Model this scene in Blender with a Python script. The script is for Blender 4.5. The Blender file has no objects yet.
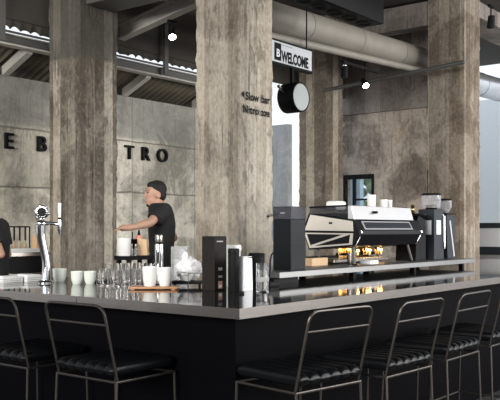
import bpy, bmesh, math, random
from mathutils import Vector, Matrix, noise
random.seed(7)
R = math.radians
C = bpy.context.scene.collection

# ------------------------------------------------------------------ camera
CAM_H = 1.36
AX = R(38.2)                       # angle of the room's x axis to the right of the view
FWD = Vector((math.cos(AX), math.sin(AX), 0))
RGT = Vector((math.sin(AX), -math.cos(AX), 0))
cam_d = bpy.data.cameras.new('camera'); cam = bpy.data.objects.new('camera', cam_d); C.objects.link(cam)
cam.location = (0, 0, CAM_H)
cam.rotation_euler = (R(90), 0, math.atan2(FWD.y, FWD.x) - R(90))
cam_d.sensor_width = 36; cam_d.lens = 36 * 815 / 500; cam_d.shift_y = 29 / 500
cam_d.clip_start = 0.05
bpy.context.scene.camera = cam

def at(px, f, z=0.0):
    """floor point seen in photo column px at distance f along the view"""
    q = (px - 250) / 815
    p = FWD * f + RGT * (q * f)
    return Vector((p.x, p.y, z))

# ------------------------------------------------------------------ materials
def new_mat(name):
    m = bpy.data.materials.new(name); m.use_nodes = True
    nt = m.node_tree
    return m, nt, nt.nodes['Principled BSDF']

def mul(nt, a, b, op='MULTIPLY'):
    n = nt.nodes.new('ShaderNodeMath'); n.operation = op
    for i, v in enumerate((a, b)):
        if v is None: continue
        if isinstance(v, (int, float)): n.inputs[i].default_value = v
        else: nt.links.new(v, n.inputs[i])
    return n.outputs[0]

def mixc(nt, fac, a, b, mode='MIX'):
    n = nt.nodes.new('ShaderNodeMix'); n.data_type = 'RGBA'; n.blend_type = mode
    if isinstance(fac, (int, float)): n.inputs[0].default_value = fac
    else: nt.links.new(fac, n.inputs[0])
    for i, v in ((6, a), (7, b)):
        if isinstance(v, tuple): n.inputs[i].default_value = (*v[:3], 1)
        else: nt.links.new(v, n.inputs[i])
    return n.outputs[2]

def noise_n(nt, vec, scale, detail=4, rough=.6, sc=None):
    if sc is not None:
        mp = nt.nodes.new('ShaderNodeMapping'); mp.inputs['Scale'].default_value = sc
        nt.links.new(vec, mp.inputs['Vector']); vec = mp.outputs[0]
    n = nt.nodes.new('ShaderNodeTexNoise'); n.inputs['Scale'].default_value = scale
    n.inputs['Detail'].default_value = detail; n.inputs['Roughness'].default_value = rough
    nt.links.new(vec, n.inputs['Vector'])
    return n.outputs[0]

def ramp(nt, fac, a, b, ca=(0, 0, 0), cb=(1, 1, 1)):
    n = nt.nodes.new('ShaderNodeValToRGB'); nt.links.new(fac, n.inputs[0])
    e = n.color_ramp.elements
    e[0].position = a; e[0].color = (*ca, 1); e[1].position = b; e[1].color = (*cb, 1)
    return n.outputs[0]

def mat(name, col, rough=.5, metal=0., var=.12, scale=14, trans=0., ior=1.45, emit=None, coat=0., bump=0., stretch=None, spec=.5):
    m, nt, p = new_mat(name)
    tc = nt.nodes.new('ShaderNodeTexCoord').outputs['Object']
    nz = noise_n(nt, tc, scale, sc=stretch)
    a = tuple(max(0, c * (1 - var)) for c in col); b = tuple(min(1, c * (1 + var)) for c in col)
    nt.links.new(mixc(nt, nz, a, b), p.inputs['Base Color'])
    p.inputs['Roughness'].default_value = rough; p.inputs['Metallic'].default_value = metal
    p.inputs['Transmission Weight'].default_value = trans; p.inputs['IOR'].default_value = ior
    p.inputs['Coat Weight'].default_value = coat
    p.inputs['Specular IOR Level'].default_value = spec
    if emit:
        p.inputs['Emission Color'].default_value = (*emit[:3], 1); p.inputs['Emission Strength'].default_value = emit[3]
    if bump:
        bn = nt.nodes.new('ShaderNodeBump'); bn.inputs['Strength'].default_value = bump
        bn.inputs['Distance'].default_value = .01
        nt.links.new(nz, bn.inputs['Height']); nt.links.new(bn.outputs[0], p.inputs['Normal'])
    return m

def concrete(name, dark, light, warm=None, board=.11, boards=.35, streaks=.5, pits=.5, blotch=.5, joints=None, bump=.5, paint=None, grain=.26, patch=.25):
    """board-marked raw concrete: blotches, vertical streaks, pits; joints = (spacing along, heights)"""
    m, nt, p = new_mat(name)
    geo = nt.nodes.new('ShaderNodeNewGeometry')
    pos = geo.outputs['Position']
    sep = nt.nodes.new('ShaderNodeSeparateXYZ'); nt.links.new(pos, sep.inputs[0])
    s = mul(nt, sep.outputs[0], sep.outputs[1], 'ADD')
    big = noise_n(nt, pos, 1.3, 6, .65)
    mid = noise_n(nt, pos, 6, 8, .7)
    st = noise_n(nt, pos, 1, 6, .72, sc=(24, 24, .55))
    fine = noise_n(nt, pos, 60, 6, .75)
    # board number -> own tone
    bnum = mul(nt, mul(nt, s, 1 / board), None, 'FLOOR')
    wn = nt.nodes.new('ShaderNodeTexWhiteNoise'); wn.noise_dimensions = '1D'; nt.links.new(bnum, wn.inputs['W'])
    bfr = mul(nt, mul(nt, s, 1 / board), None, 'FRACT')
    v = mul(nt, big, blotch)
    v = mul(nt, v, mul(nt, st, streaks), 'ADD')
    v = mul(nt, v, mul(nt, wn.outputs[0], boards), 'ADD')
    v = mul(nt, v, mul(nt, mid, .35), 'ADD')
    tot = blotch + streaks + boards + .35
    v = mul(nt, v, 1 / tot)
    col = mixc(nt, ramp(nt, v, .42, .58), dark, light)
    if warm:
        wm = noise_n(nt, pos, .8, 3, .5, sc=(1.6, 1.6, .35))
        col = mixc(nt, ramp(nt, wm, .42, .6, (0, 0, 0), (.75, .75, .75)), col, warm, 'MULTIPLY')
    pn = nt.nodes.new('ShaderNodeTexNoise'); pn.inputs['Scale'].default_value = 1.5; pn.inputs['Detail'].default_value = 7; pn.inputs['Roughness'].default_value = .62; pn.inputs['Distortion'].default_value = 1.1
    nt.links.new(pos, pn.inputs['Vector'])
    col = mixc(nt, ramp(nt, pn.outputs[0], .49, .545, (0, 0, 0), (patch, patch, patch)), col, tuple(min(1, c * 1.18) for c in light))
    col = mixc(nt, ramp(nt, pn.outputs[0], .40, .45, (patch, patch, patch), (0, 0, 0)), col, tuple(c * .8 for c in dark))
    # stained dark patches
    rag = noise_n(nt, pos, 3.2, 9, .78, sc=(1, 1, .55))
    col = mixc(nt, ramp(nt, rag, .51, .62, (0, 0, 0), (.6 * pits, .6 * pits, .6 * pits)), col, tuple(c * .45 for c in dark))
    # pits
    pit = ramp(nt, fine, .28, .4, (1, 1, 1), (0, 0, 0))
    pit = mul(nt, pit, mul(nt, ramp(nt, mid, .4, .6), pits))
    col = mixc(nt, pit, col, tuple(c * .35 for c in dark))
    grit = noise_n(nt, pos, 1, 7, .72, sc=(32, 32, 20))
    col = mixc(nt, ramp(nt, grit, .50, .60, (0, 0, 0), (grain, grain, grain)), col, tuple(c * .5 for c in dark))
    col = mixc(nt, ramp(nt, grit, .40, .48, (grain * .6, grain * .6, grain * .6), (0, 0, 0)), col, tuple(min(1, c * 1.25) for c in light))
    fis = noise_n(nt, pos, 1, 6, .7, sc=(17, 17, .8))
    fis = mul(nt, ramp(nt, fis, .60, .66), ramp(nt, mid, .38, .55))
    col = mixc(nt, mul(nt, fis, streaks), col, tuple(c * .35 for c in dark))
    chk = noise_n(nt, pos, 1, 4, .6, sc=(11, 11, 4.5))
    chk2 = noise_n(nt, pos, .55, 2, .5)
    chf = mul(nt, ramp(nt, chk, .585, .635), ramp(nt, chk2, .47, .56))
    col = mixc(nt, mul(nt, chf, min(1, streaks * .6)), col, tuple(c * .45 for c in dark))
    # seams between boards
    seam = ramp(nt, bfr, .0, .06, (.5, .5, .5), (0, 0, 0))
    col = mixc(nt, mul(nt, seam, boards), col, tuple(c * .4 for c in dark))
    h = mul(nt, mul(nt, st, .5), mul(nt, fine, .35), 'ADD')
    h = mul(nt, h, mul(nt, seam, -.4), 'ADD')
    h = mul(nt, h, mul(nt, rag, .8), 'ADD'); h = mul(nt, h, mul(nt, grit, -.8), 'ADD'); h = mul(nt, h, mul(nt, fis, -.8), 'ADD'); h = mul(nt, h, mul(nt, chf, -1.2), 'ADD')
    if joints:
        step, heights = joints
        wob = mul(nt, noise_n(nt, pos, 2.0, 5, .6), .05)
        zz = mul(nt, sep.outputs[2], wob, 'ADD')
        tot_l = None
        for hz in heights:
            d = mul(nt, mul(nt, zz, hz + .025, 'SUBTRACT'), None, 'ABSOLUTE')
            l = ramp(nt, d, .004, .016, (1, 1, 1), (0, 0, 0))
            tot_l = l if tot_l is None else mul(nt, tot_l, l, 'MAXIMUM')
        jf = mul(nt, mul(nt, mul(nt, s, 1 / step), None, 'FRACT'), .5, 'SUBTRACT')
        l = ramp(nt, mul(nt, mul(nt, jf, None, 'ABSOLUTE'), step), .004, .012, (.8, .8, .8), (0, 0, 0))
        tot_l = mul(nt, tot_l, l, 'MAXIMUM')
        col = mixc(nt, mul(nt, tot_l, .8), col, tuple(c * .45 for c in dark))
        # each cast panel has its own tone
        zi = None
        for hz in heights:
            g = mul(nt, sep.outputs[2], hz, 'GREATER_THAN'); zi = g if zi is None else mul(nt, zi, g, 'ADD')
        pid = mul(nt, mul(nt, mul(nt, mul(nt, s, 1 / step), .5, 'ADD'), None, 'FLOOR'), mul(nt, zi, 7.3), 'ADD')
        w2 = nt.nodes.new('ShaderNodeTexWhiteNoise'); w2.noise_dimensions = '1D'; nt.links.new(pid, w2.inputs['W'])
        col = mixc(nt, mul(nt, w2.outputs[0], .35), col, tuple(c * .8 for c in dark))
        h = mul(nt, h, mul(nt, tot_l, -.6), 'ADD')
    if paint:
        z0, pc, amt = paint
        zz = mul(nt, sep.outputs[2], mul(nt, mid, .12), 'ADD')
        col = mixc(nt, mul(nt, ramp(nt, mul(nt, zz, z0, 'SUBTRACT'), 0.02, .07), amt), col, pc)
    nt.links.new(col, p.inputs['Base Color'])
    p.inputs['Roughness'].default_value = .85; p.inputs['Specular IOR Level'].default_value = .25
    bn = nt.nodes.new('ShaderNodeBump'); bn.inputs['Strength'].default_value = bump; bn.inputs['Distance'].default_value = .03
    nt.links.new(h, bn.inputs['Height']); nt.links.new(bn.outputs[0], p.inputs['Normal'])
    return m

M = dict(
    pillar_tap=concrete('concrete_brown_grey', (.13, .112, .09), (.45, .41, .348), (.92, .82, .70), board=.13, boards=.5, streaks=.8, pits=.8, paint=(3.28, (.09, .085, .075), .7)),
    pillar_text=concrete('concrete_pale_brown', (.17, .147, .118), (.49, .445, .378), (.95, .87, .78), board=.15, boards=.4, streaks=.8, pits=.6),
    pillar_far=concrete('concrete_brown', (.19, .16, .128), (.53, .47, .395), (.92, .83, .73), board=.16, boards=.5, streaks=.7, pits=.5),
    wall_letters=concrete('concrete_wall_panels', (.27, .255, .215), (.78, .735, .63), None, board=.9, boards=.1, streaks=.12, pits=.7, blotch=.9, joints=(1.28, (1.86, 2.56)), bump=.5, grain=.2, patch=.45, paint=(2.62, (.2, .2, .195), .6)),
    wall_end=concrete('concrete_wall_rough', (.22, .19, .158), (.56, .49, .42), (.92, .84, .78), board=1.1, boards=.05, streaks=.06, pits=.9, blotch=1.2, bump=.7, grain=.22, patch=.5),
    beam=concrete('concrete_beam', (.2, .175, .155), (.36, .32, .29), None, board=.3, boards=.3, pits=.3, bump=.3),
    outer=concrete('concrete_outside', (.33, .33, .33), (.5, .5, .5), None, board=.5, boards=.2, pits=.15, bump=.2, grain=.1),
    floor=concrete('floor_screed', (.09, .09, .09), (.17, .165, .16), None, board=2.0, boards=.1, streaks=.0, pits=.1, bump=.05, grain=.1),
    deck=mat('dark_roof_deck', (.085, .076, .066), .8, var=.25, scale=3),
    dark_steel=mat('dark_grey_steel', (.12, .118, .112), .55, .2),
    grey_steel=mat('painted_grey_steel', (.5, .48, .44), .6, var=.15),
    tin=mat('corrugated_sheet', (.17, .145, .108), .7, .1, var=.35, scale=5),
    duct=mat('dusty_duct', (.32, .295, .255), .55, .1, var=.2, scale=4),
    foil=mat('silver_foil', (.75, .77, .8), .3, .9, var=.15, scale=9, bump=.3),
    black=mat('matt_black', (.008, .008, .009), .55, spec=.14),
    black_gloss=mat('gloss_black', (.007, .007, .009), .42, spec=.2),
    base=mat('black_bar_front', (.0022, .0022, .003), .45, var=.3, scale=2, spec=.025),
    top=mat('dark_polished_counter', (.02, .02, .022), .06, .0, var=.3, scale=3, spec=.4),
    steel=mat('brushed_steel', (.31, .283, .262), .27, 1., var=.1, scale=4, stretch=(1, 1, 40)),
    shelf_steel=mat('brushed_shelf_steel', (.22, .22, .22), .45, 1., var=.1, scale=4, stretch=(1, 40, 1)),
    chrome=mat('chrome', (.56, .56, .57), .07, 1., var=.03),
    satin=mat('satin_silver', (.6, .6, .61), .35, .55, var=.05),
    brass=mat('polished_brass', (.85, .6, .28), .2, 1., var=.1),
    tube=mat('black_tube_steel', (.065, .058, .053), .36, .8, var=.2),
    leather=mat('black_leather', (.0035, .004, .005), .34, var=.25, scale=40, bump=.15, spec=.15),
    white=mat('white_ceramic', (.80, .80, .78), .25, var=.03, coat=.2),
    cream_cup=mat('pale_green_ceramic', (.72, .76, .70), .3, var=.04),
    paper=mat('white_paper', (.78, .78, .77), .7, var=.05),
    card=mat('white_card', (.8, .82, .85), .5, var=.03),
    cream=mat('cream_panel', (.62, .575, .51), .4, var=.05),
    wood=mat('warm_wood', (.42, .21, .1), .45, var=.4, scale=6, stretch=(3, 30, 30)),
    lightwood=mat('light_wood', (.62, .42, .24), .5, var=.25, scale=6, stretch=(20, 20, 3)),
    glass=mat('clear_glass', (1, 1, 1), .02, trans=1., ior=1.45, var=0),
    acrylic=mat('clear_acrylic', (.92, .93, .95), .1, trans=.85, ior=1.2, var=.02),
    smoke=mat('smoked_plastic', (.33, .33, .36), .12, trans=.95, ior=1.2, var=.05),
    film=mat('white_plastic_film', (.9, .9, .9), .35, trans=.15, var=.08, bump=.5, scale=30),
    skin=mat('skin', (.46, .27, .19), .5, var=.12, scale=20),
    skin_dark=mat('tanned_skin', (.40, .23, .16), .5, var=.12, scale=20),
    hair=mat('black_hair', (.007, .006, .0055), .7, var=.4, scale=60, bump=.4),
    shirt=mat('black_cotton', (.011, .011, .012), .85, var=.2),
    trousers=mat('dark_denim', (.02, .02, .024), .85, var=.2),
    shoe=mat('shoe_rubber', (.03, .03, .03), .6),
    lip=mat('lip', (.38, .17, .14), .5),
    orange=mat('orange_label', (.5, .30, .21), .5),
    coral=mat('coral_plastic', (.72, .27, .2), .45),
    blue_grey=mat('blue_grey_metal', (.03, .035, .043), .4, .1, spec=.2),
    grey=mat('mid_grey', (.3, .3, .3), .5),
    lamp=mat('lamp_glow', (1, .9, .75), .5, emit=(1, .85, .62, 30)),
    sign_white=mat('backlit_white', (.55, .57, .59), .4, emit=(.9, .95, 1, .03)),
    sign_face=mat('pale_sign_face', (.40, .43, .42), .25, emit=(.85, .95, .95, .03), var=.1, scale=5),
    beans=mat('coffee_beans', (.045, .022, .012), .4, var=.5, scale=90, bump=.6),
    pale_wall=mat('pale_render', (.80, .85, .90), .8, var=.03),
    glassblue=mat('window_tint', (.85, .9, .93), .05, trans=.9, ior=1.1, var=.05),
    green=mat('leaf_green', (.18, .3, .1), .7, var=.4, scale=8),
    bluewall=mat('blue_grey_render', (.34, .47, .56), .8, var=.06),
)

# ------------------------------------------------------------------ mesh helpers
class MB:
    def __init__(s): s.bm = bmesh.new()
    def box(s, x0, x1, y0, y1, z0, z1, bev=0, seg=2, mtx=None):
        r = bmesh.ops.create_cube(s.bm, size=1)
        vs = r['verts']
        for v in vs:
            v.co = Vector((x0 + (v.co.x + .5) * (x1 - x0), y0 + (v.co.y + .5) * (y1 - y0), z0 + (v.co.z + .5) * (z1 - z0)))
        if mtx is not None: bmesh.ops.transform(s.bm, matrix=mtx, verts=vs)
        if bev:
            es = list({e for v in vs for e in v.link_edges})
            bmesh.ops.bevel(s.bm, geom=es, offset=bev, segments=seg, affect='EDGES', profile=.5)
        return s
    def tube(s, pts, r, seg=8, closed=False, caps=True):
        pts = [Vector(p) for p in pts]; n = len(pts)
        rs = r if isinstance(r, (list, tuple)) else [r] * n
        rings = []; up = None
        for i, p in enumerate(pts):
            if closed: d = (pts[(i + 1) % n] - pts[i - 1])
            else: d = pts[min(i + 1, n - 1)] - pts[max(i - 1, 0)]
            d = d.normalized()
            if up is None:
                up = Vector((0, 0, 1)) if abs(d.z) < .9 else Vector((1, 0, 0))
            a = d.cross(up)
            if a.length < 1e-5: a = d.orthogonal()
            a.normalize(); b = a.cross(d).normalized(); up = b
            rings.append([s.bm.verts.new(p + (a * math.cos(t) + b * math.sin(t)) * rs[i]) for t in [2 * math.pi * k / seg for k in range(seg)]])
        for i in range(n if closed else n - 1):
            A, B = rings[i], rings[(i + 1) % n]
            for k in range(seg):
                s.bm.faces.new((A[k], A[(k + 1) % seg], B[(k + 1) % seg], B[k]))
        if caps and not closed:
            s.bm.faces.new(rings[0][::-1]); s.bm.faces.new(rings[-1])
        return s
    def lathe(s, prof, cx=0, cy=0, seg=28, mtx=None):
        rings = []; vs = []
        for r, z in prof:
            if r < 1e-6:
                v = s.bm.verts.new((cx, cy, z)); rings.append([v]); vs.append(v)
            else:
                rg = [s.bm.verts.new((cx + r * math.cos(2 * math.pi * k / seg), cy + r * math.sin(2 * math.pi * k / seg), z)) for k in range(seg)]
                rings.append(rg); vs += rg
        for A, B in zip(rings, rings[1:]):
            for k in range(seg):
                q = (k + 1) % seg
                if len(A) == 1 and len(B) == 1: continue
                if len(A) == 1: s.bm.faces.new((A[0], B[q], B[k]))
                elif len(B) == 1: s.bm.faces.new((A[k], A[q], B[0]))
                else: s.bm.faces.new((A[k], A[q], B[q], B[k]))
        if mtx is not None: bmesh.ops.transform(s.bm, matrix=mtx, verts=vs)
        return s
    def prism(s, poly, a0, a1, axis='z', bev=0):
        """poly of 2D points extruded along axis: z -> (x,y), x -> (y,z), y -> (x,z)"""
        def P(u, v, a): return {'z': (u, v, a), 'x': (a, u, v), 'y': (u, a, v)}[axis]
        A = [s.bm.verts.new(P(u, v, a0)) for u, v in poly]; B = [s.bm.verts.new(P(u, v, a1)) for u, v in poly]
        n = len(poly)
        s.bm.faces.new(A); s.bm.faces.new(B[::-1])
        for k in range(n): s.bm.faces.new((A[k], B[k], B[(k + 1) % n], A[(k + 1) % n]))
        if bev:
            es = list({e for v in A + B for e in v.link_edges})
            bmesh.ops.bevel(s.bm, geom=es, offset=bev, segments=2, affect='EDGES', profile=.5)
        return s
    def ell(s, c, r, seg=16, mtx=None):
        q = bmesh.ops.create_uvsphere(s.bm, u_segments=seg, v_segments=max(8, seg // 2 + 2), radius=1)
        m4 = Matrix.Translation(Vector(c)) @ (mtx if mtx is not None else Matrix.Identity(4)) @ Matrix.Diagonal((*r, 1))
        bmesh.ops.transform(s.bm, matrix=m4, verts=q['verts'])
        return s
    def caps(s, p0, p1, r0, r1, seg=12):
        p0, p1 = Vector(p0), Vector(p1)
        n = 6
        s.tube([p0.lerp(p1, k / n) for k in range(n + 1)], [r0 + (r1 - r0) * k / n for k in range(n + 1)], seg)
        s.ell(p0, (r0,) * 3, seg); s.ell(p1, (r1,) * 3, seg)
        return s
    def build(s, name, m, parent=None, loc=None, smooth=True, angle=38):
        me = bpy.data.meshes.new(name)
        bmesh.ops.recalc_face_normals(s.bm, faces=s.bm.faces)
        s.bm.to_mesh(me); s.bm.free()
        me.materials.append(m)
        if smooth:
            for p in me.polygons: p.use_smooth = True
            me.set_sharp_from_angle(angle=R(angle))
        o = bpy.data.objects.new(name, me); C.objects.link(o)
        if parent is not None: o.parent = parent
        if loc is not None: o.location = loc
        return o

def thing(name, label, cat, loc=(0, 0, 0), rotz=0, group=None):
    o = bpy.data.objects.new(name, None); C.objects.link(o); o.empty_display_size = .1
    o.location = loc; o.rotation_euler = (0, 0, rotz); o['label'] = label; o['category'] = cat; o['kind'] = 'thing'
    if group: o['group'] = group
    return o

def tag(o, label, cat, group=None, kind='thing'):
    o['label'] = label; o['category'] = cat; o['kind'] = kind
    if group: o['group'] = group
    return o

def struct(o, label=None):
    o['kind'] = 'structure'
    if label: o['label'] = label
    return o

def dup(root, loc, rotz=0, label=None, group=None):
    r = root.copy(); C.objects.link(r); r.location = loc; r.rotation_euler = (0, 0, rotz)
    if label: r['label'] = label
    if group: r['group'] = group
    for ch in list(root.children):
        c = ch.copy(); C.objects.link(c); c.parent = r
        for g in ch.children:
            d = g.copy(); C.objects.link(d); d.parent = c
    return r

def text_mesh(name, body, size, depth, m, mtx, parent=None, spacing=1.0, xscale=1.0, bold=0.0):
    cu = bpy.data.curves.new(name + '_curve', 'FONT'); cu.body = body; cu.size = size; cu.extrude = depth; cu.space_character = spacing
    cu.offset = bold
    tmp = bpy.data.objects.new(name + '_tmp', cu); C.objects.link(tmp)
    bpy.context.view_layer.update()
    me = bpy.data.meshes.new_from_object(tmp.evaluated_get(bpy.context.evaluated_depsgraph_get()))
    bpy.data.objects.remove(tmp); bpy.data.curves.remove(cu)
    me.materials.clear(); me.materials.append(m)
    me.transform(mtx @ Matrix.Diagonal((xscale, 1, 1, 1)))
    me.name = name
    o = bpy.data.objects.new(name, me); C.objects.link(o)
    if parent is not None: o.parent = parent
    return o

FACE_MY = Matrix.Rotation(R(90), 4, 'X')          # text plane facing -y, reading along +x

# ------------------------------------------------------------------ room shell
def slab(name, x0, x1, y0, y1, z0, z1, m, label=None):
    return struct(MB().box(x0, x1, y0, y1, z0, z1).build(name, m, smooth=False), label)

slab('floor', -4, 26, -7, 15, -.1, 0, M['floor'])
slab('wall_back', 2.0, 9.5, 8.2, 8.3, 0, 3.17, M['wall_letters'])
# end wall with a window opening
mb = MB()
mb.box(12.6, 12.85, 5.36, 7.14, 0, 4.7); mb.box(12.6, 12.85, 7.77, 8.3, 0, 4.7)
mb.box(12.6, 12.85, 7.14, 7.77, 0, 1.15); mb.box(12.6, 12.85, 7.14, 7.77, 2.33, 4.7)
struct(mb.build('wall_end', M['wall_end'], smooth=False))
slab('trim_1', 12.52, 12.6, 5.36, 8.3, 3.40, 4.7, M['beam'])
slab('wall_left_light_block', -3.2, -3.0, -4.5, 8.3, 0, 1.5, M['deck'])  # added out of view to hold light off the left faces and steel edge
# ceiling deck, tie beams
slab('ceiling', -3.2, 16.3, -4.5, 7.72, 4.75, 4.9, M['deck'])
slab('wall_back_upper', -3.0, 12.5, 7.67, 7.72, 3.69, 4.75, M['deck'])
def beam(name, x0, x1, y0, y1, z0, z1, m, label):
    o = MB().box(x0, x1, y0, y1, z0, z1, bev=.012).build(name, m, smooth=False); tag(o, label, 'beam'); return o
beam('tie_beam', 5.95, 6.38, 5.31, 6.99, 3.84, 4.2, M['dark_steel'], 'grey beam joining the pillar behind the tap to the pillar with the arrow lettering')
beam('tie_beam', 11.05, 11.32, 5.37, 6.98, 4.36, 4.72, M['beam'], 'brown concrete beam between the two pillars near the coffee machine')
beam('long_beam', 11.59, 16.0, 4.8, 5.3, 4.5, 4.74, M['beam'], 'pale concrete beam running outward from the pillar beside the grinders')
# purlins across the bar bay
beam('purlin', 6.45, 12.5, 6.42, 6.6, 4.075, 4.37, M['dark_steel'], 'dark steel purlin above the barista, crossing over the glowing spotlight')
# sloping rafter with flanges
rf = thing('steel_rafter', 'grey sloping steel rafter above the spotlight between the two big pillars', 'beam', (6.95, 7.5, 3.7))
def rafter_box(z0, z1, hw, name):
    mb = MB(); L = 1.4
    mb.prism([(0, z0), (0, z1), (-L, z1 + .24), (-L, z0 + .24)], -hw, hw, 'x'); return mb.build(name, M['grey_steel'], rf, smooth=False)
rafter_box(0, .02, .06, 'flange'); rafter_box(.02, .16, .012, 'web'); rafter_box(.16, .18, .06, 'flange')

# eaves beam (under the bright gap) and lean-to roof behind it
ev = thing('eaves_beam', 'long grey steel channel under the bright gap of the corrugated roof', 'beam', (0, 7.66, 3.40))
mb = MB(); mb.box(1.5, 9.7, 0, .05, 0, .10); mb.build('web', M['dark_steel'], ev, smooth=False)
mb = MB(); mb.box(1.5, 9.7, -.06, .06, -.018, .0); mb.build('lower_flange', M['grey_steel'], ev, smooth=False)
mb = MB(); mb.box(1.5, 9.7, -.04, .06, .10, .112); mb.build('upper_flange', M['grey_steel'], ev, smooth=False)
mb = MB(); mb.box(1.5, 9.7, .0, .03, .138, .158); mb.build('slot_bar', M['dark_steel'], ev, smooth=False)
pl = ['slim dark steel post above the letter E', 'slim dark steel post just beside the tap pillar top', 'slim dark steel post over the spaced letters on the wall', 'slim dark steel post near the end of the lettered wall']
for i, X in enumerate((5.28, 6.82, 7.82, 9.3)):
    p = MB().box(X - .035, X + .035, 7.56, 7.597, 3.41, 4.75).build('roof_post', M['dark_steel'], smooth=False)
    tag(p, pl[i], 'post')
def corrugated(x0, x1, pitch, amp, pts, name, m, per=8, sharp=1.0, th=.004):
    """sheet waved along x; pts = [(y,z), ...] down the slope"""
    mb = MB(); n = int((x1 - x0) / pitch * per)
    rows = []
    for (y, z) in pts:
        rows.append([mb.bm.verts.new((x0 + (x1 - x0) * k / n, y, z + amp * math.sin(2 * math.pi * k / per))) for k in range(n + 1)])
    for A, B in zip(rows, rows[1:]):
        for k in range(n): mb.bm.faces.new((A[k], A[k + 1], B[k + 1], B[k]))
    o = mb.build(name, m); s = o.modifiers.new('thick', 'SOLIDIFY'); s.thickness = th; return o
lt = corrugated(1.5, 9.6, .11, .022, [(7.73, 3.505), (8.2, 3.30), (9.0, 2.95)], 'lean_to_roof', M['tin'])
tag(lt, 'rusty corrugated sheet roof sloping down behind the lettered wall top', 'roof')
# the upper cladding ends in a waved flashing: daylight shows through the waves
mb = MB(); n = 60 * 8; x0, x1 = 1.5, 9.7
A = [mb.bm.verts.new((x0 + (x1 - x0) * k / n, 7.69, 3.575 + .045 * abs(math.sin(math.pi * k / 8)) ** .8 * (.65 + .9 * noise.noise(Vector((k * .071, 0, 0)))))) for k in range(n + 1)]
B = [mb.bm.verts.new((x0 + (x1 - x0) * k / n, 7.69, 3.72)) for k in range(n + 1)]
for k in range(n): mb.bm.faces.new((A[k], A[k + 1], B[k + 1], B[k]))
up = mb.build('roof_flashing', M['deck']); sm_ = up.modifiers.new('thick', 'SOLIDIFY'); sm_.thickness = .004
tag(up, 'dark waved flashing above the bright gap, daylight showing through its waves', 'flashing')
sl = ['pale strut under the corrugated roof above letter B', 'pale strut under the corrugated roof at the tap pillar edge', 'pale strut under the corrugated roof beside the tap pillar', 'pale strut under the corrugated roof nearest the arrow pillar']
for i, X in enumerate((5.75, 6.85, 7.65, 9.05)):
    mb = MB(); mb.prism([(7.73, 3.36), (7.73, 3.465), (8.19, 3.265), (8.19, 3.16)], X - .045, X + .045, 'x')
    tag(mb.build('roof_strut', M['grey_steel'], smooth=False), sl[i], 'strut')

# pillars : rough board-cast concrete, chipped corners
def pillar(x, y, w, label, m, seed, h=4.74):
    nz, nw = 120, 10
    mb = MB(); grid = []
    per = [(i / nw, 0) for i in range(nw)] + [(1, i / nw) for i in range(nw)] + [(1 - i / nw, 1) for i in range(nw)] + [(0, 1 - i / nw) for i in range(nw)]
    for k in range(nz + 1):
        z = h * k / nz; row = []
        for (u, v) in per:
            p = Vector((x + u * w, y + v * w, z))
            cn = Vector((u - .5, v - .5, 0))
            corner = min(abs(cn.x), abs(cn.y)) > .45
            n1 = noise.noise(Vector((p.x * 9, p.y * 9, p.z * 1.1 + seed)))
            n2 = noise.noise(Vector((p.x * 14, p.y * 14, p.z * 9 + seed)))
            dsp = n1 * .005 + n2 * .003
            if corner: dsp -= max(0, noise.noise(Vector((seed, seed * 2, p.z * 15 + u * 40 + v * 17))) + .1) * .015
            if abs(cn.x) >= abs(cn.y) - 1e-6: p.x += math.copysign(dsp, cn.x)
            if abs(cn.y) >= abs(cn.x) - 1e-6: p.y += math.copysign(dsp, cn.y)
            row.append(mb.bm.verts.new(p))
        grid.append(row)
    n = len(per)
    for A, B in zip(grid, grid[1:]):
        for k in range(n): mb.bm.faces.new((A[k], A[(k + 1) % n], B[(k + 1) % n], B[k]))
    mb.bm.faces.new(grid[0]); mb.bm.faces.new(grid[-1])
    o = mb.build('concrete_pillar', m, angle=60)
    tag(o, label, 'pillar'); return o
pillar(5.9, 7.02, .53, 'brown and grey board-cast concrete pillar behind the chrome tap', M['pillar_tap'], 1.3)
pillar(5.9, 4.78, .52, 'large concrete pillar with the arrow lettering, behind the tall black carton', M['pillar_text'], 5.7)
pillar(10.85, 7.02, .5, 'brown concrete pillar behind the round black sign', M['pillar_far'], 9.1)
pillar(11.0, 4.78, .55, 'concrete pillar behind the bean hoppers, beside the bright opening', M['pillar_far'], 14.9)

# pillar lettering
def painted(words, x, z, size, label):
    t = thing('pillar_lettering', label, 'lettering', (x, 4.764, z))
    for wd, dx, xs in words:
        text_mesh('word', wd, size, .001, M['black'], Matrix.Translation((dx, 0, 0)) @ FACE_MY, t, xscale=xs, bold=.0022, spacing=1.04)
painted((('Slow', 0, .94), ('bar', .24, .95)), 5.99, 2.578, .105, 'black painted words Slow bar on the big pillar')
painted((('Nitro', 0, 1.0), ('zone', .285, .64)), 5.945, 2.452, .105, 'black painted words Nitro zone below the Slow bar line')
mb = MB(); mb.prism([(5.925, 2.622), (5.97, 2.59), (5.97, 2.654)], 4.767, 4.769, 'y')
tag(mb.build('painted_arrow', M['black'], smooth=False), 'small black arrow painted before the words Slow bar', 'arrow')

# wall letters, raised
for ch, px in (('E', 9), ('B', 41), ('T', 128.5), ('R', 144.5), ('O', 160)):
    q = (px - 250) / 815; X = 8.2 * (.786 + .618 * q) / (.618 - .786 * q); f = .786 * X + .618 * 8.2
    y_px = 140.5 + (px - 9) * .0955
    zc = CAM_H + (229 - y_px) * f / 815
    o = text_mesh('sign_letter', ch, .265, .022, M['black'], Matrix.Translation((X - .09, 8.178, zc - .098)) @ FACE_MY, bold=.003)
    tag(o, f'raised black letter {ch} on the concrete wall behind the bar', 'letter')

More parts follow.
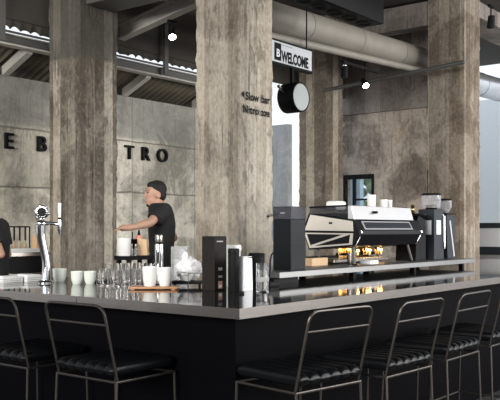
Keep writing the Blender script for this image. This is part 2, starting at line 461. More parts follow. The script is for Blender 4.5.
# window in end wall
w = thing('window_1', 'dark framed window in the rough end wall above the coffee machine', 'window', (12.62, 7.14, 1.15)); w['kind'] = 'structure'; del w['category']
mb = MB()
mb.box(-.03, .06, 0, .05, 0, 1.18); mb.box(-.03, .06, .58, .63, 0, 1.18); mb.box(-.03, .06, .05, .58, 0, .05); mb.box(-.03, .06, .05, .58, 1.10, 1.18)
mb.box(-.03, .05, .40, .435, .05, 1.10); mb.box(-.03, .05, .05, .40, .72, .75)
mb.build('window_frame', M['black'], w, smooth=False)
MB().box(.01, .014, .05, .4, .05, 1.10).build('pane', M['glassblue'], w, smooth=False)
MB().box(.012, .016, .435, .58, .05, 1.10).build('pane', M['glassblue'], w, smooth=False)

# outside
slab('wall_outside', 12.9, 13.02, 9.2, 9.8, 0, 3.4, M['outer'])
o = MB().box(17.9, 18.2, 3.0, 9.5, 0, 4.3).build('outside_building', M['pale_wall'], smooth=False); tag(o, 'pale blue-white building face beyond the opening beside the last pillar', 'building')
kc = thing('display_cabinet', 'white and dark grey cabinet outside, just beyond the last pillar', 'cabinet', (12.9, 4.75, 0))
MB().box(0, .5, 0, .6, 0, .94).build('body', M['grey'], kc, smooth=False)
MB().box(-.02, .52, -.02, .62, .94, 1.07).build('lower_band', M['blue_grey'], kc, smooth=False)
MB().box(0, .5, .04, .6, 1.07, 1.375).build('front_panel', M['card'], kc, smooth=False)
MB().box(-.02, .52, .08, .62, 1.375, 1.46).build('lid', M['blue_grey'], kc, smooth=False)
hb = MB()
for i in range(150):
    hb.ell((16 + random.uniform(-.4, .4), 9.5 + random.uniform(-.9, .9), 1.4 + random.uniform(-1.35, 1.4)), (.18, .18, .13), 7)
o = hb.build('leafy_hedge', M['green']); tag(o, 'green hedge seen through the dark framed window', 'hedge', kind='stuff')
o = MB().box(14.5, 14.65, 8.55, 8.95, 0, 3.2).build('outside_post', M['bluewall'], smooth=False); tag(o, 'blue grey post outside seen through the dark framed window', 'post')

# ------------------------------------------------------------------ ceiling services
def pipe(name, p0, p1, r, m, label, cat, rings=0, seg=28):
    p0, p1 = Vector(p0), Vector(p1)
    t = thing(name, label, cat, p0)
    d = p1 - p0
    MB().tube([d * (k / 12) for k in range(13)], r, seg).build('pipe', m, t)
    for k in range(rings):
        c = d * ((k + .5) / rings); u = d.normalized() * .012
        MB().tube([c - u, c + u], r * 1.03, seg).build('joint_ring', m, t)
    return t
pipe('air_duct', (6.5, 5.68, 3.80), (12.5, 5.68, 4.0), .175, M['duct'], 'large round dusty air duct running above the welcome sign', 'duct', 5)
pipe('water_pipe', (6.6, 5.5, 3.50), (12.45, 5.5, 3.78), .045, M['duct'], 'thin grey pipe just under the large air duct', 'pipe', 2, 14)
pipe('foil_duct', (12.95, 5.55, 3.82), (15.5, 5.55, 3.9), .2, M['foil'], 'silver foil duct beyond the last pillar near the pale beam', 'duct', 3)
pipe('conduit', (10.6, 4.6, 3.65), (10.6, 6.9, 3.50), .03, M['dark_steel'], 'thin grey conduit crossing in front of the air duct at the last pillar', 'pipe', 0, 10)
# black speaker bank / vent box
vb = thing('vent_box', 'long black ceiling vent box with round outlets above the air duct', 'vent', (6.5, 4.40, 3.62))
mb = MB(); mb.box(0, 1.49, 0, .30, 0, .34, bev=.015); mb.build('housing', M['black'], vb)
for k in range(5):
    mb = MB(); mb.lathe([(.055, -.004), (.085, -.012), (.1, -.004), (.1, .01), (.055, .01)], .15 + .29 * k, .15, 24); mb.build('outlet_ring', M['black'], vb)
for k in (.2, 1.3):
    MB().tube([(k, .15, .34), (k, .15, 1.13)], .008, 8).build('hanger_rod', M['dark_steel'], vb)

def spot(loc, aim, label, power, drop):
    t = thing('spotlight', label, 'lamp', loc, 0, None)
    a = Vector(aim).normalized()
    q = Vector((0, 0, 1)).rotation_difference(a).to_matrix().to_4x4()
    mb = MB(); mb.lathe([(.0, -.10), (.04, -.10), (.045, -.02), (.048, .05), (.042, .05), (.04, .0), (.0, -.01)], mtx=q); mb.build('lamp_head', M['black'], t)
    mb = MB(); mb.ell((0, 0, 0), (.046, .046, .036), 16, q); o = mb.build('bulb', M['lamp'], t); o.location = a * .03
    MB().tube([(0, 0, .06), (0, 0, drop)], .01, 8).build('stem', M['black'], t)
    MB().box(-.06, .06, -.02, .02, drop, drop + .03).build('mounting_block', M['black'], t)
    ld = bpy.data.lights.new('spotlight_lamp', 'SPOT'); ld.energy = power; ld.color = (1, .82, .6); ld.spot_size = R(75); ld.shadow_soft_size = .05; ld.spot_blend = .7
    l = bpy.data.objects.new('spotlight_lamp', ld); C.objects.link(l); l.parent = t; l.location = a * .1
    l.rotation_euler = Vector((0, 0, -1)).rotation_difference(a).to_euler()
    return t
def pt(px, py, f):
    p = at(px, f); return (p.x, p.y, CAM_H + (229 - py) * f / 815)
spot(pt(172, 35, 9.55), (-.45, -.55, -.7), 'glowing spotlight hanging above the barista, under the steel rafter', 40, .14)
spot(pt(365, 84, 11.2), (-.5, -.6, -.62), 'glowing spotlight above the coffee machine in front of the rough end wall', 20, .3)
dk = spot(pt(491, 24, 10.0), (.3, .2, -.9), 'dark spotlight near the bright opening under the pale beam', 0.5, .2)
for c in dk.children:
    if c.name.startswith('bulb'): c.data = c.data.copy(); c.data.materials[0] = M['chrome']
sp = thing('track_spotlight', 'black unlit track spotlight on a short rail beside the brown pillar top', 'lamp', pt(344.5, 70, 10.6))
MB().tube([(0, 0, -.10), (0, 0, .04)], .045, 16).build('lamp_head', M['black'], sp)
MB().ell((0, 0, .06), (.03, .03, .03)).build('swivel', M['chrome'], sp)
MB().box(-.05, .9, -.02, .02, .085, .115).build('track_rail', M['black'], sp, smooth=False)
# hanging welcome sign (back of big pillar), plane facing -y
SY = 5.36
def on_y(px, py, Y=SY):
    q = (px - 250) / 815; f = Y / (.618 - .786 * q); return (f * (.786 + .618 * q), CAM_H + (229 - py) * f / 815)
x1, zt1 = on_y(312.5, 51); _, zb1 = on_y(312.5, 74)
x0 = x1 - 1.12
zt, zb = zt1 + .012, zb1 + .002
ws = thing('welcome_sign', 'long white WELCOME sign in a black frame hanging beside the big pillar', 'sign', (x0, SY, zb))
W, H = x1 - x0, zt - zb
MB().box(0, W, 0, .07, 0, H, bev=.006).build('frame', M['black'], ws, smooth=False)
MB().box(.015, W - .032, -.006, .0, .026, H - .026).build('face_panel', M['sign_white'], ws, smooth=False)
xl, _ = on_y(280.2, 45)
MB().box(xl - x0 - .125, xl - x0, -.010, -.004, .045, H - .045).build('logo_square', M['black'], ws, smooth=False)
text_mesh('logo_letter', 'B', .12, .001, M['card'], Matrix.Translation((xl - x0 - .095, -.012, .085)) @ FACE_MY, ws, bold=.003)
text_mesh('lettering', 'WELCOME', .165, .001, M['black'], Matrix.Translation((xl - x0 + .012, -.008, .046)) @ FACE_MY, ws, xscale=.66, bold=.007)
MB().box(xl - x0 + .02, xl - x0 + .22, -.008, -.006, H - .058, H - .050).build('small_print', M['grey'], ws, smooth=False)
for X in (.25, W - .08):
    MB().tube([(X, .035, H), (X, .035, 4.75 - zb)], .008, 8).build('hanger', M['black'], ws)
# round lightbox sign under it
xr, zr = on_y(301, 97, 5.30)
rs = thing('round_sign', 'round black drum sign with a pale face under the WELCOME sign', 'sign', (xr, 5.30, zr))
mx = Matrix.Rotation(R(90), 4, 'X')
MB().lathe([(0, -.22), (.168, -.22), (.172, -.2), (.172, -.01), (.168, .0), (.158, .0), (.155, -.012), (0, -.012)], mtx=mx, seg=44).build('drum', M['black'], rs)
MB().lathe([(0, .0), (.152, -.001), (.154, -.006), (0, -.008)], mtx=mx, seg=44).build('face', M['sign_face'], rs)
MB().lathe([(0, -.226), (.15, -.226), (.15, -.221), (0, -.221)], mtx=mx, seg=40).build('rear_face', M['sign_face'], rs)
MB().box(-.09, -.06, .06, .10, .155, zb - zr).build('bracket', M['black'], rs, smooth=False)
MB().tube([(-.172, .12, .05), (-.28, .12, .1)], .02, 10).build('side_arm', M['chrome'], rs)

# ------------------------------------------------------------------ the bar
bar = thing('bar_counter', 'long black bar counter with a dark polished top and brushed steel edge', 'counter', (2.854, 2.307, 0))
XE, YE = 6.6, 4.3
L = [(0, 0), (XE, 0), (XE, 1.5), (1.1, 1.5), (1.1, YE), (0, YE)]
MB().prism(L, .956, 1.0, 'z').build('countertop', M['top'], bar, smooth=False)
o = .12
MB().prism([(o, o), (XE - .1, o), (XE - .1, 1.4), (1.0, 1.4), (1.0, YE - .1), (o, YE - .1)], .09, .955, 'z').build('base', M['base'], bar, smooth=False)
MB().prism([(o + .05, o + .05), (XE - .15, o + .05), (XE - .15, 1.35), (.95, 1.35), (.95, YE - .15), (o + .05, YE - .15)], 0, .09, 'z').build('plinth', M['black'], bar, smooth=False)
MB().box(-.004, XE, -.004, 0, .953, 1.001).build('edge_band', M['steel'], bar, smooth=False)
MB().box(-.004, 0, 0, 1.115, .953, 1.001).build('edge_band', M['steel'], bar, smooth=False)
MB().box(-.004, 0, 1.119, YE, .953, 1.001).build('edge_band', M['steel'], bar, smooth=False)
# raised shelf on the counter
sh = thing('raised_shelf', 'raised brushed steel shelf along the counter under the coffee machine', 'shelf', (4.25, 3.1, 1.0005))
MB().box(0, 3.14, 0, .65, .04, .08, bev=.003).build('shelf_board', M['shelf_steel'], sh, smooth=False)
for X in (.06, 1.1, 2.1, 3.1):
    for Y in (.12, .58):
        MB().box(X - .02, X + .02, Y - .02, Y + .02, 0, .04).build('foot', M['black'], sh, smooth=False)
MB().box(.0, .28, .05, .3, .0, .036).build('under_block', M['black'], sh, smooth=False)

# ------------------------------------------------------------------ stools
def stool(label, loc, rotz):
    t = thing('bar_stool', label, 'stool', loc, rotz, 'black bar stools along the counter')
    hw, D, zs = .205, .37, .655
    # seat: six padded rolls side by side running front to back
    n, per = 6, 8; prof = []
    for k in range(n):
        for j in range(per):
            a = math.pi * (j + .5) / per
            prof.append((-hw + (k + .5 - .5 * math.cos(a)) * 2 * hw / n, .034 * math.sin(a) ** .55))
    mb = MB(); rows = []
    for y, dr in ((-.022, .25), (-.016, .7), (.0, .95), (.03, 1), (D * .5, .93), (D - .03, 1), (D - .005, .9), (D + .012, .3)):
        top = [(x, zs + .05 + z * dr) for x, z in prof]; bot = [(x, zs + .05 - z * dr * .8) for x, z in prof[::-1]]
        rows.append([mb.bm.verts.new((x, y, z)) for x, z in top + bot])
    m_ = len(rows[0])
    for A, B in zip(rows, rows[1:]):
        for k in range(m_): mb.bm.faces.new((A[k], A[(k + 1) % m_], B[(k + 1) % m_], B[k]))
    mb.bm.faces.new(rows[0]); mb.bm.faces.new(rows[-1][::-1])
    mb.build('seat', M['leather'], t, angle=75)
    r = .0067
    def rnd(pts, rad=.04, n=5):
        out = [Vector(pts[0])]
        for a, b, c in zip(pts, pts[1:], pts[2:]):
            a, b, c = Vector(a), Vector(b), Vector(c)
            p = b + (a - b).normalized() * rad; q = b + (c - b).normalized() * rad
            for k in range(n + 1):
                u = k / n; out.append(p * (1 - u) ** 2 + b * 2 * u * (1 - u) + q * u * u)
        out.append(Vector(pts[-1])); return out
    MB().tube([(-hw - .008, -.01, zs), (hw + .008, -.01, zs), (hw + .008, D, zs), (-hw - .008, D, zs)], r, 8, closed=True).build('seat_frame', M['tube'], t)
    MB().tube(rnd([(-hw - .004, .0, zs), (-hw - .004, -.09, 1.012), (hw + .004, -.09, 1.012), (hw + .004, .0, zs)], .055), r, 8).build('back_frame', M['tube'], t)
    MB().tube([(-hw - .004, -.066, .922), (hw + .004, -.066, .922)], r * .85, 8).build('back_bar', M['tube'], t)
    for sx in (-1, 1):
        MB().tube([(sx * (hw + .008), -.01, zs), (sx * (hw + .02), -.035, 0)], r, 8).build('leg', M['tube'], t)
        MB().tube([(sx * (hw + .008), D, zs), (sx * (hw + .02), D + .02, 0)], r, 8).build('leg', M['tube'], t)
    fz = .27
    MB().tube([(-hw - .015, -.025, fz), (hw + .015, -.025, fz), (hw + .015, D + .012, fz), (-hw - .015, D + .012, fz)], r * .9, 8, closed=True).build('foot_ring', M['tube'], t)
    return t
s0 = stool('black tube stool with ribbed seat nearest the counter corner, facing the coffee machine side', (3.07, 1.975, 0), R(-9))
dup(s0, (3.65, 1.88, 0), R(-3), 'black tube stool second from the counter corner on the coffee machine side')
dup(s0, (4.29, 1.88, 0), R(0), 'black tube stool third from the counter corner on the coffee machine side')
dup(s0, (4.95, 1.9, 0), R(0), 'black tube stool fourth from the counter corner, cut by the photo edge')
dup(s0, (2.565, 3.0, 0), R(-90), 'black tube stool in front of the glasses side of the counter, seen whole from behind')
dup(s0, (2.55, 3.64, 0), R(-90), 'black tube stool in front of the tap, only its end showing')

# ------------------------------------------------------------------ counter things
TOP = 1.0
def on_top(px, py, z=TOP):
    f = (CAM_H - z) * 815 / (py - 229); p = at(px, f, z); return p
# chrome beer tap
tp = thing('beer_tap', 'tall curved chrome beer tap with round badge and upright handle', 'tap', on_top(45.5, 283))
MB().lathe([(0, 0), (.058, 0), (.058, .008), (.045, .016), (.04, .02), (0, .02)]).build('base_flange', M['chrome'], tp)
IMG_R = Vector((RGT.x, RGT.y, 0))
pts = []
for k in range(15):
    u = k / 14; off = .012 * math.sin(u * math.pi * 1.8) - .022 * u
    pts.append(IMG_R * off + Vector((0, 0, .01 + .385 * u)))
MB().tube(pts, [.034 - .008 * math.sin(math.pi * min(1, u_ / 14 * 1.1)) for u_ in range(15)], 20).build('column', M['chrome'], tp)
top_p = pts[-1]
MB().ell(top_p, (.036, .036, .032)).build('head', M['chrome'], tp)
qb = Matrix.Rotation(math.atan2(-FWD.y, -FWD.x), 4, 'Z') @ Matrix.Rotation(R(90), 4, 'Y')
bd = MB().lathe([(0, -.012), (.040, -.012), (.046, -.006), (.046, .006), (.04, .010), (.034, .010), (.032, .006), (0, .006)], mtx=qb, seg=36).build('badge', M['chrome'], tp, loc=top_p + Vector((0, 0, .078)) + IMG_R * .006)
MB().lathe([(0, .0065), (.031, .0065), (.031, .008), (0, .009)], mtx=qb, seg=30).build('badge_face', M['black'], bd)
MB().tube([top_p + Vector((0, 0, .02)), top_p + Vector((0, 0, .04)) + IMG_R * .006], .010, 10).build('badge_stem', M['chrome'], tp)
for a in range(6):
    an = a * math.pi / 3 + .3
    mb = MB().ell(qb @ Vector((.045 * math.cos(an), .045 * math.sin(an), 0)), (.010, .010, .010), 10); mb.build('badge_stud', M['chrome'], bd)
arm_e = top_p + IMG_R * .122 + Vector((0, 0, -.004))
MB().tube([top_p, top_p + IMG_R * .06 + Vector((0, 0, .004)), arm_e], [.02, .012, .011], 12).build('arm', M['chrome'], tp)
MB().tube([arm_e + Vector((0, 0, .03)), arm_e, arm_e + Vector((0, 0, -.045)), arm_e + Vector((0, 0, -.068)) + IMG_R * .004], [.011, .014, .010, .006], 12).build('spout', M['chrome'], tp)
MB().tube([arm_e + Vector((0, 0, .03)), arm_e + Vector((0, 0, .045))], .011, 12).build('handle_collar', M['black'], tp)
MB().tube([arm_e + Vector((0, 0, .045)), arm_e + Vector((0, 0, .08)), arm_e + Vector((0, 0, .140)), arm_e + Vector((0, 0, .146))], [.009, .011, .013, .008], 12).build('tap_handle', M['satin'], tp)

def cup(name, label, loc, r, h, m, taper=.75, group=None, handle=False, mtx=None):
    t = .004
    mb = MB(); mb.lathe([(0, 0), (r * taper * .9, 0), (r * taper, .006), (r * (taper * .35 + .65), h * .35), (r, h), (r - t, h), (r * (taper * .35 + .65) - t, h * .36), (r * taper - t, .012), (0, .010)], mtx=mtx)
    o = mb.build(name, m, loc=loc, angle=50); tag(o, label, 'cup', group); return o
cup('tumbler', 'pale ceramic tumbler standing just beside the beer tap', on_top(59.5, 281.5), .048, .088, M['cream_cup'], .72)
cup('tumbler', 'pale ceramic tumbler, middle of the three by the tap', on_top(77, 284), .041, .084, M['cream_cup'], .72)
cup('tumbler', 'pale ceramic tumbler touching the clear glasses side, farthest from the tap', on_top(90, 284), .041, .084, M['cream_cup'], .72)
# paper stacks at left
def napkins(px, py, w, d, h, label):
    t = thing('napkin_box', label, 'box', on_top(px, py), 0)
    MB().box(-w / 2, w / 2, -d / 2, d / 2, 0, h, bev=.003).build('box', M['paper'], t, smooth=False)
    MB().box(-w / 2 + .012, w / 2 - .012, -d / 2 + .012, d / 2 - .012, h, h + .006).build('napkin_stack', M['card'], t, smooth=False)
    for k in (.3, .6): MB().box(-w / 2 - .001, w / 2 + .001, -d / 2 - .001, d / 2 + .001, h * k, h * k + .003).build('seam', M['grey'], t, smooth=False)
napkins(8, 282, .16, .12, .036, 'flat white napkin box farthest from the tap, at the counter end')
napkins(29, 281, .13, .14, .040, 'flat white napkin box close beside the beer tap foot')
# dark saucer tray
tr = MB().box(-.08, .08, -.06, .06, 0, .012, bev=.004).build('serving_tray', M['black'], loc=on_top(103, 282)); tag(tr, 'thin black tray between the pale tumblers and the glasses', 'tray')

# glasses
def glass_mesh(r, h, taper):
    t = .0022
    mb = MB(); mb.lathe([(0, 0), (r * taper, 0), (r, h), (r - t, h), (r * taper - t, .010), (0, .009)], seg=24)
    return mb
gp = [(109, 282.3, .035, .125), (120, 282.4, .035, .128), (131, 282.2, .035, .13), (142.5, 281.8, .035, .13), (115, 287.3, .034, .112), (126, 287.6, .034, .118), (104.5, 286.6, .033, .11), (153.5, 281.3, .033, .12), (137, 286.8, .034, .115), (99.5, 283.6, .024, .07)]
gl = ['clear tumbler glass behind the tray end of the cluster', 'clear tumbler glass second in the rear row of the cluster', 'clear tumbler glass third in the rear row of the cluster', 'clear tumbler glass fourth in the rear row, behind the board', 'clear tumbler glass in front, first of the near row', 'clear tumbler glass in front, standing nearest the counter edge', 'clear tumbler glass at the tap end of the cluster', 'tall clear glass behind the white cups on the board', 'clear tumbler glass touching the wooden board end', 'small clear shot glass nearest the pale tumblers']
for (px, py, r, h), lb in zip(gp, gl):
    o = glass_mesh(r, h, .82).build('drinking_glass', M['glass'], loc=on_top(px, py), angle=60); tag(o, lb, 'glass', 'clear glasses on the counter')
# wooden board with cups
bp = on_top(154, 289.2)
ang = math.atan2(RGT.y, RGT.x)
bw = thing('wooden_board', 'brown wooden serving board under the tall white cups', 'board', bp, ang)
MB().box(-.145, .145, -.055, .055, .004, .018, bev=.005).build('board', M['wood'], bw)
for X in (-.12, .12): MB().box(X - .01, X + .01, -.05, .05, 0, .004).build('foot', M['wood'], bw, smooth=False)
cup('tall_cup', 'tall white cup on the wooden board, nearer the glasses', bp + Vector((0, 0, .018)) - IMG_R * .025, .0455, .118, M['white'], .74)
cup('tall_cup', 'tall white cup on the wooden board, beside the plastic bag', bp + Vector((0, 0, .018)) + IMG_R * .062 + FWD * .012, .041, .112, M['white'], .74)
# chrome thermos
th = thing('steel_flask', 'tall chrome flask standing behind the white cups', 'flask', on_top(159, 284.5))
MB().lathe([(0, 0), (.026, 0), (.028, .006), (.028, .255), (.026, .27), (.022, .275), (0, .275)]).build('body', M['chrome'], th)
MB().lathe([(0, .275), (.024, .275), (.0255, .28), (.0255, .318), (.022, .325), (0, .325)]).build('cap', M['steel'], th)
MB().lathe([(.0285, .262), (.0290, .266), (.0285, .270), (.027, .266), (.0285, .262)]).build('neck_ring', M['black'], th)
# acrylic bin and crumpled bag on black stand
bk = on_top(186, 286.5)
st = thing('drip_stand', 'low black stand with thin wire legs under the crumpled bag', 'stand', bk, ang)
MB().box(-.085, .10, -.06, .06, .018, .036, bev=.004).build('tray', M['black'], st, smooth=False)
for sx in (-.07, .085):
    for sy in (-.05, .05): MB().tube([(sx, sy, 0), (sx, sy, .02)], .005, 8).build('foot', M['black'], st)
MB().tube([(.02, -.075, 0), (.02, -.075, .088), (.115, -.075, .088), (.115, -.075, 0)], .003, 8).build('wire_frame', M['steel'], st)
pb = thing('plastic_bag', 'crumpled translucent white plastic bag on the black stand', 'bag', bk + Vector((0, 0, .037)) + IMG_R * .02)
def crumple(c, r, seed, amp, sub=4):
    mb = MB(); bmesh.ops.create_icosphere(mb.bm, subdivisions=sub, radius=1)
    for v in mb.bm.verts:
        d = v.co.normalized(); n = noise.noise(d * 2.3 + Vector((seed, 0, 0))) + .6 * noise.noise(d * 6 + Vector((0, seed, 0)))
        k = 1 + amp * n
        v.co = Vector((c[0] + d.x * r[0] * k, c[1] + d.y * r[1] * k, max(0, c[2] + d.z * r[2] * k)))
    return mb
crumple((0, 0, .07), (.098, .055, .074), 3.1, .3).build('bag_body', M['film'], pb, angle=25)
crumple((-.035, 0, .145), (.02, .018, .03), 8.4, .5, 3).build('bag_knot', M['film'], pb, angle=25)
ab = thing('acrylic_bin', 'clear acrylic bin of scoops between the flask and the plastic bag', 'container', on_top(180, 283.5), ang)
hx, hy, hz, tt = .055, .05, .245, .003
mb = MB()
mb.box(-hx, hx, -hy, -hy + tt, 0, hz); mb.box(-hx, hx, hy - tt, hy, 0, hz); mb.box(-hx, -hx + tt, -hy + tt, hy - tt, 0, hz); mb.box(hx - tt, hx, -hy + tt, hy - tt, 0, hz); mb.box(-hx + tt, hx - tt, -hy + tt, hy - tt, 0, .004)
mb.build('bin', M['acrylic'], ab, smooth=False)
MB().lathe([(0, .01), (.03, .012), (.034, .15), (.03, .16), (0, .16)], -.01, 0).build('scoop', M['film'], ab)
MB().lathe([(0, .16), (.02, .16), (.024, .215), (.018, .23), (0, .23)], .012, .01).build('scoop', M['film'], ab)

# tall black carton with label marks
cx = thing('black_carton', 'tall dark carton box with small pale and orange labels', 'box', on_top(214.5, 291), 0)
MB().box(0, .110, 0, .098, 0, .318, bev=.003).build('carton', mat('charcoal_card', (.017, .015, .014), .6, spec=.12), cx, smooth=False)
MB().box(-.001, .111, -.001, .099, .300, .303).build('lid_seam', M['black'], cx, smooth=False)
MB().box(.035, .068, -.0015, 0, .118, .135).build('label', M['grey'], cx, smooth=False)
MB().box(.035, .068, -.0015, 0, .075, .088).build('label', M['grey'], cx, smooth=False)
MB().box(.035, .070, -.0015, 0, .012, .055).build('label', M['orange'], cx, smooth=False)
MB().box(.042, .063, -.0025, -.0015, .018, .034).build('label_mark', M['card'], cx, smooth=False)
MB().box(.02, .075, -.0015, 0, .284, .291).build('printed_line', M['grey'], cx, smooth=False)
# white lidded jug behind
j = thing('lidded_jug', 'white lidded jug mostly hidden behind the black cylinder', 'jug', on_top(233.5, 287))
MB().lathe([(0, 0), (.042, 0), (.044, .01), (.044, .225), (0, .225)]).build('body', M['white'], j)
MB().lathe([(0, .225), (.047, .225), (.05, .232), (.05, .255), (.045, .262), (0, .264)]).build('lid', M['white'], j)
c = thing('black_canister', 'slim matt black cylinder between the tall carton and white box', 'canister', on_top(233.7, 291.5))
MB().lathe([(0, 0), (.031, 0), (.033, .003), (.033, .215), (0, .215)]).build('body', M['black'], c)
MB().lathe([(0, .216), (.0325, .216), (.0335, .22), (.0335, .24), (.030, .248), (0, .248)]).build('lid', M['black'], c)
wb = thing('white_carton', 'plain white tapered carton beside the slim black cylinder', 'box', on_top(244.5, 290.5), R(-45) + AX)
mb = MB(); mb.prism([(-.040, 0), (.040, 0), (.034, .19), (-.036, .198)], -.03, .03, 'y', bev=.002); mb.build('carton', M['card'], wb, smooth=False)
MB().box(-.036, .034, -.028, .028, .197, .200).build('lid_flap', M['paper'], wb, smooth=False)
kt = thing('black_kettle', 'round black kettle with thin curved handle behind the glass jug', 'kettle', on_top(256.5, 289))
MB().lathe([(0, 0), (.048, 0), (.05, .004), (.05, .195), (.046, .2), (0, .2)]).build('body', M['black'], kt)
MB().lathe([(0, .2), (.051, .2), (.052, .206), (.046, .216), (.015, .218), (0, .218)]).build('lid', M['black_gloss'], kt)
hp = [Vector((0, 0, 0)) + IMG_R * a + Vector((0, 0, b)) for a, b in ((.048, .03), (.075, .06), (.082, .12), (.082, .17), (.09, .205), (.105, .222))]
MB().tube(hp, .005, 8).build('spout', M['black'], kt)
gj = thing('glass_server', 'clear glass server standing in front of the black kettle', 'jug', on_top(262.5, 292))
MB().lathe([(0, 0), (.034, 0), (.036, .004), (.036, .165), (.0335, .165), (.0335, .008), (0, .007)]).build('glass', M['glass'], gj)
MB().lathe([(.0365, .06), (.0372, .062), (.0372, .085), (.0365, .087), (.0362, .073), (.0365, .06)]).build('measure_band', M['grey'], gj)
pk = MB().lathe([(0, 0), (.02, 0), (.021, .002), (.021, .010), (.018, .012), (0, .012)]).build('rubber_stopper', M['black'], loc=on_top(240.5, 294)); tag(pk, 'small black round stopper lying in front of the slim cylinder', 'stopper')
dp = MB().box(0, .10, 0, .06, 0, .03, bev=.004).build('black_cloth', M['black'], loc=on_top(270, 287.5)); tag(dp, 'low dark folded cloth on the counter beside the kettle', 'cloth')

# ------------------------------------------------------------------ shelf things: black tower, coffee machine, grinders
SZ = 1.08
bt = thing('water_boiler', 'tall black box boiler with smoky top at the shelf end', 'boiler', (4.46, 3.16, SZ))
MB().box(0, .172, 0, .15, 0, .345, bev=.003).build('body', mat('charcoal_panel', (.008, .009, .011), .4, spec=.15), bt, smooth=False)
mb = MB(); t_ = .004
mb.box(0, .172, 0, t_, .347, .432); mb.box(0, .172, .15 - t_, .15, .347, .432); mb.box(0, t_, t_, .15 - t_, .347, .432); mb.box(.172 - t_, .172, t_, .15 - t_, .347, .432); mb.box(t_, .172 - t_, t_, .15 - t_, .428, .432)
mb.build('smoked_hood', M['smoke'], bt, smooth=False)
MB().box(.002, .170, .002, .148, .345, .3475).build('seam', M['black'], bt, smooth=False)
MB().box(-.001, .173, -.001, .151, .168, .172).build('panel_gap', M['black'], bt, smooth=False)
for k in range(4): MB().box(-.0015, 0, .04, .11, .25 - k * .018, .253 - k * .018).build('vent_slot', M['black'], bt, smooth=False)
MB().box(-.0015, 0, .05, .09, .385, .392).build('nameplate', M['grey'], bt, smooth=False)
MB().tube([(.08, .15, .38), (.08, .24, .375), (.13, .29, .37)], [.008, .008, .012], 10).build('side_tap', M['chrome'], bt)

em = thing('espresso_machine', 'large black espresso machine with cream side panels on tall legs', 'coffee machine', (5.35, 3.2, SZ + .001))
LEN = 1.07
hull = [(.02, .150), (-.045, .235), (-.045, .265), (.0, .345), (.03, .352), (.42, .405), (.45, .33), (.475, .26), (.42, .115)]
MB().prism(hull, 0, LEN, 'x', bev=.004).build('hull', M['black_gloss'], em, smooth=False)
MB().prism([(.0, .352), (.03, .458), (.06, .458), (.06, .356)], .0, LEN - .1, 'x', bev=.003).build('steel_fascia', M['satin'], em, smooth=False)
MB().box(.0, LEN - .1, .06, .42, .40, .412).build('top_tray', M['dark_steel'], em, smooth=False)
MB().tube([(.0, .06, .458), (0, .41, .45), (LEN - .1, .41, .45), (LEN - .1, .06, .458)], .007, 8).build('cup_rail', M['black'], em)
mb = MB(); mb.prism([(.06, .36), (.06, .455), (.18, .452), (.41, .447), (.41, .41)], -.001, .004, 'x'); mb.build('rail_mesh', M['smoke'], em, smooth=False)
MB().box(.3, .32, -.02, .05, .40, .42).build('badge', M['black'], em, smooth=False)
# cream end panels
def scale_poly(pl, s):
    cx_ = sum(p[0] for p in pl) / len(pl); cy_ = sum(p[1] for p in pl) / len(pl)
    return [(cx_ + (a - cx_) * s, cy_ + (b - cy_) * s) for a, b in pl]
MB().prism([(.008, .262), (.014, .338), (.40, .392), (.455, .268)], -.008, 0, 'x', bev=.002).build('side_panel', M['cream'], em, smooth=False)
MB().box(-.011, -.008, .195, .225, .318, .332).build('side_badge', M['black'], em, smooth=False)
lo = [(.01, .246), (.458, .25), (.405, .128), (.02, .160)]
inn = [(.035, .236), (.435, .24), (.395, .143), (.045, .170)]
mb = MB()
for k in range(4):
    a, b = lo[k], lo[(k + 1) % 4]; c2, d2 = inn[(k + 1) % 4], inn[k]
    mb.prism([a, b, c2, d2], -.008, 0, 'x')
mb.prism([(.04, .236), (.10, .236), (.40, .150), (.375, .142)], -.0085, 0, 'x')
mb.build('emblem_panel', M['cream'], em, smooth=False)
# front inset
nrm = Vector((0, -.08, .045)).normalized()
def front_quad(x0_, x1_, u0, u1, lift, d, name, m):
    # lies on the slanted face (-.045,.265) -> (0,.345)
    A = Vector((0, -.045, .265)); B = Vector((0, 0, .345)); n_ = Vector((0, -.08, .045)).normalized()
    mb = MB(); vs = []
    for dd in (lift, lift + d):
        for (x_, u) in ((x0_, u0), (x1_, u0), (x1_, u1), (x0_, u1)):
            p = A.lerp(B, u) + n_ * dd; vs.append(mb.bm.verts.new((x_, p.y, p.z)))
    f = mb.bm.faces.new
    f(vs[:4]); f(vs[4:][::-1])
    for k in range(4): f((vs[k], vs[4 + k], vs[4 + (k + 1) % 4], vs[(k + 1) % 4]))
    return mb.build(name, m, em, smooth=False)
front_quad(.09, .88, .12, .92, -.001, .003, 'inset_frame', M['satin'])
front_quad(.11, .86, .24, .80, .002, .0025, 'inset_panel', M['blue_grey'])
for X in (.03, LEN - .04):
    MB().tube([(X, .02, .352), (X, -.052, .25), (X, .01, .150)], .006, 8).build('chrome_trim', M['chrome'], em)
for X, dx in ((.075, -.01), (LEN - .1, .05)):
    for Y in (.06, .38):
        MB().tube([(X, Y, .15), (X + dx, Y - .02, .01)], [.011, .009], 10).build('leg', M['dark_steel'], em)
        MB().lathe([(0, 0), (.02, 0), (.02, .01), (0, .012)], X + dx, Y - .02, 14).build('foot', M['black'], em)
MB().box(.06, LEN - .12, .22, .46, .012, .04, bev=.004).build('drip_tray', M['steel'], em, smooth=False)
MB().box(.05, LEN - .12, .46, .475, .012, .06).build('tray_front', M['black'], em, smooth=False)
for k in range(3):
    X = .56 + .2 * k
    g = MB().lathe([(0, .06), (.034, .06), (.036, .075), (.036, .115), (.03, .13), (0, .13)], X, .33, 20).build('group_head', M['brass'], em)
    MB().tube([(X, .33, .07), (X + .02, .45, .065), (X + .03, .53, .06)], [.012, .012, .015], 10).build('portafilter_handle', M['black'], g)
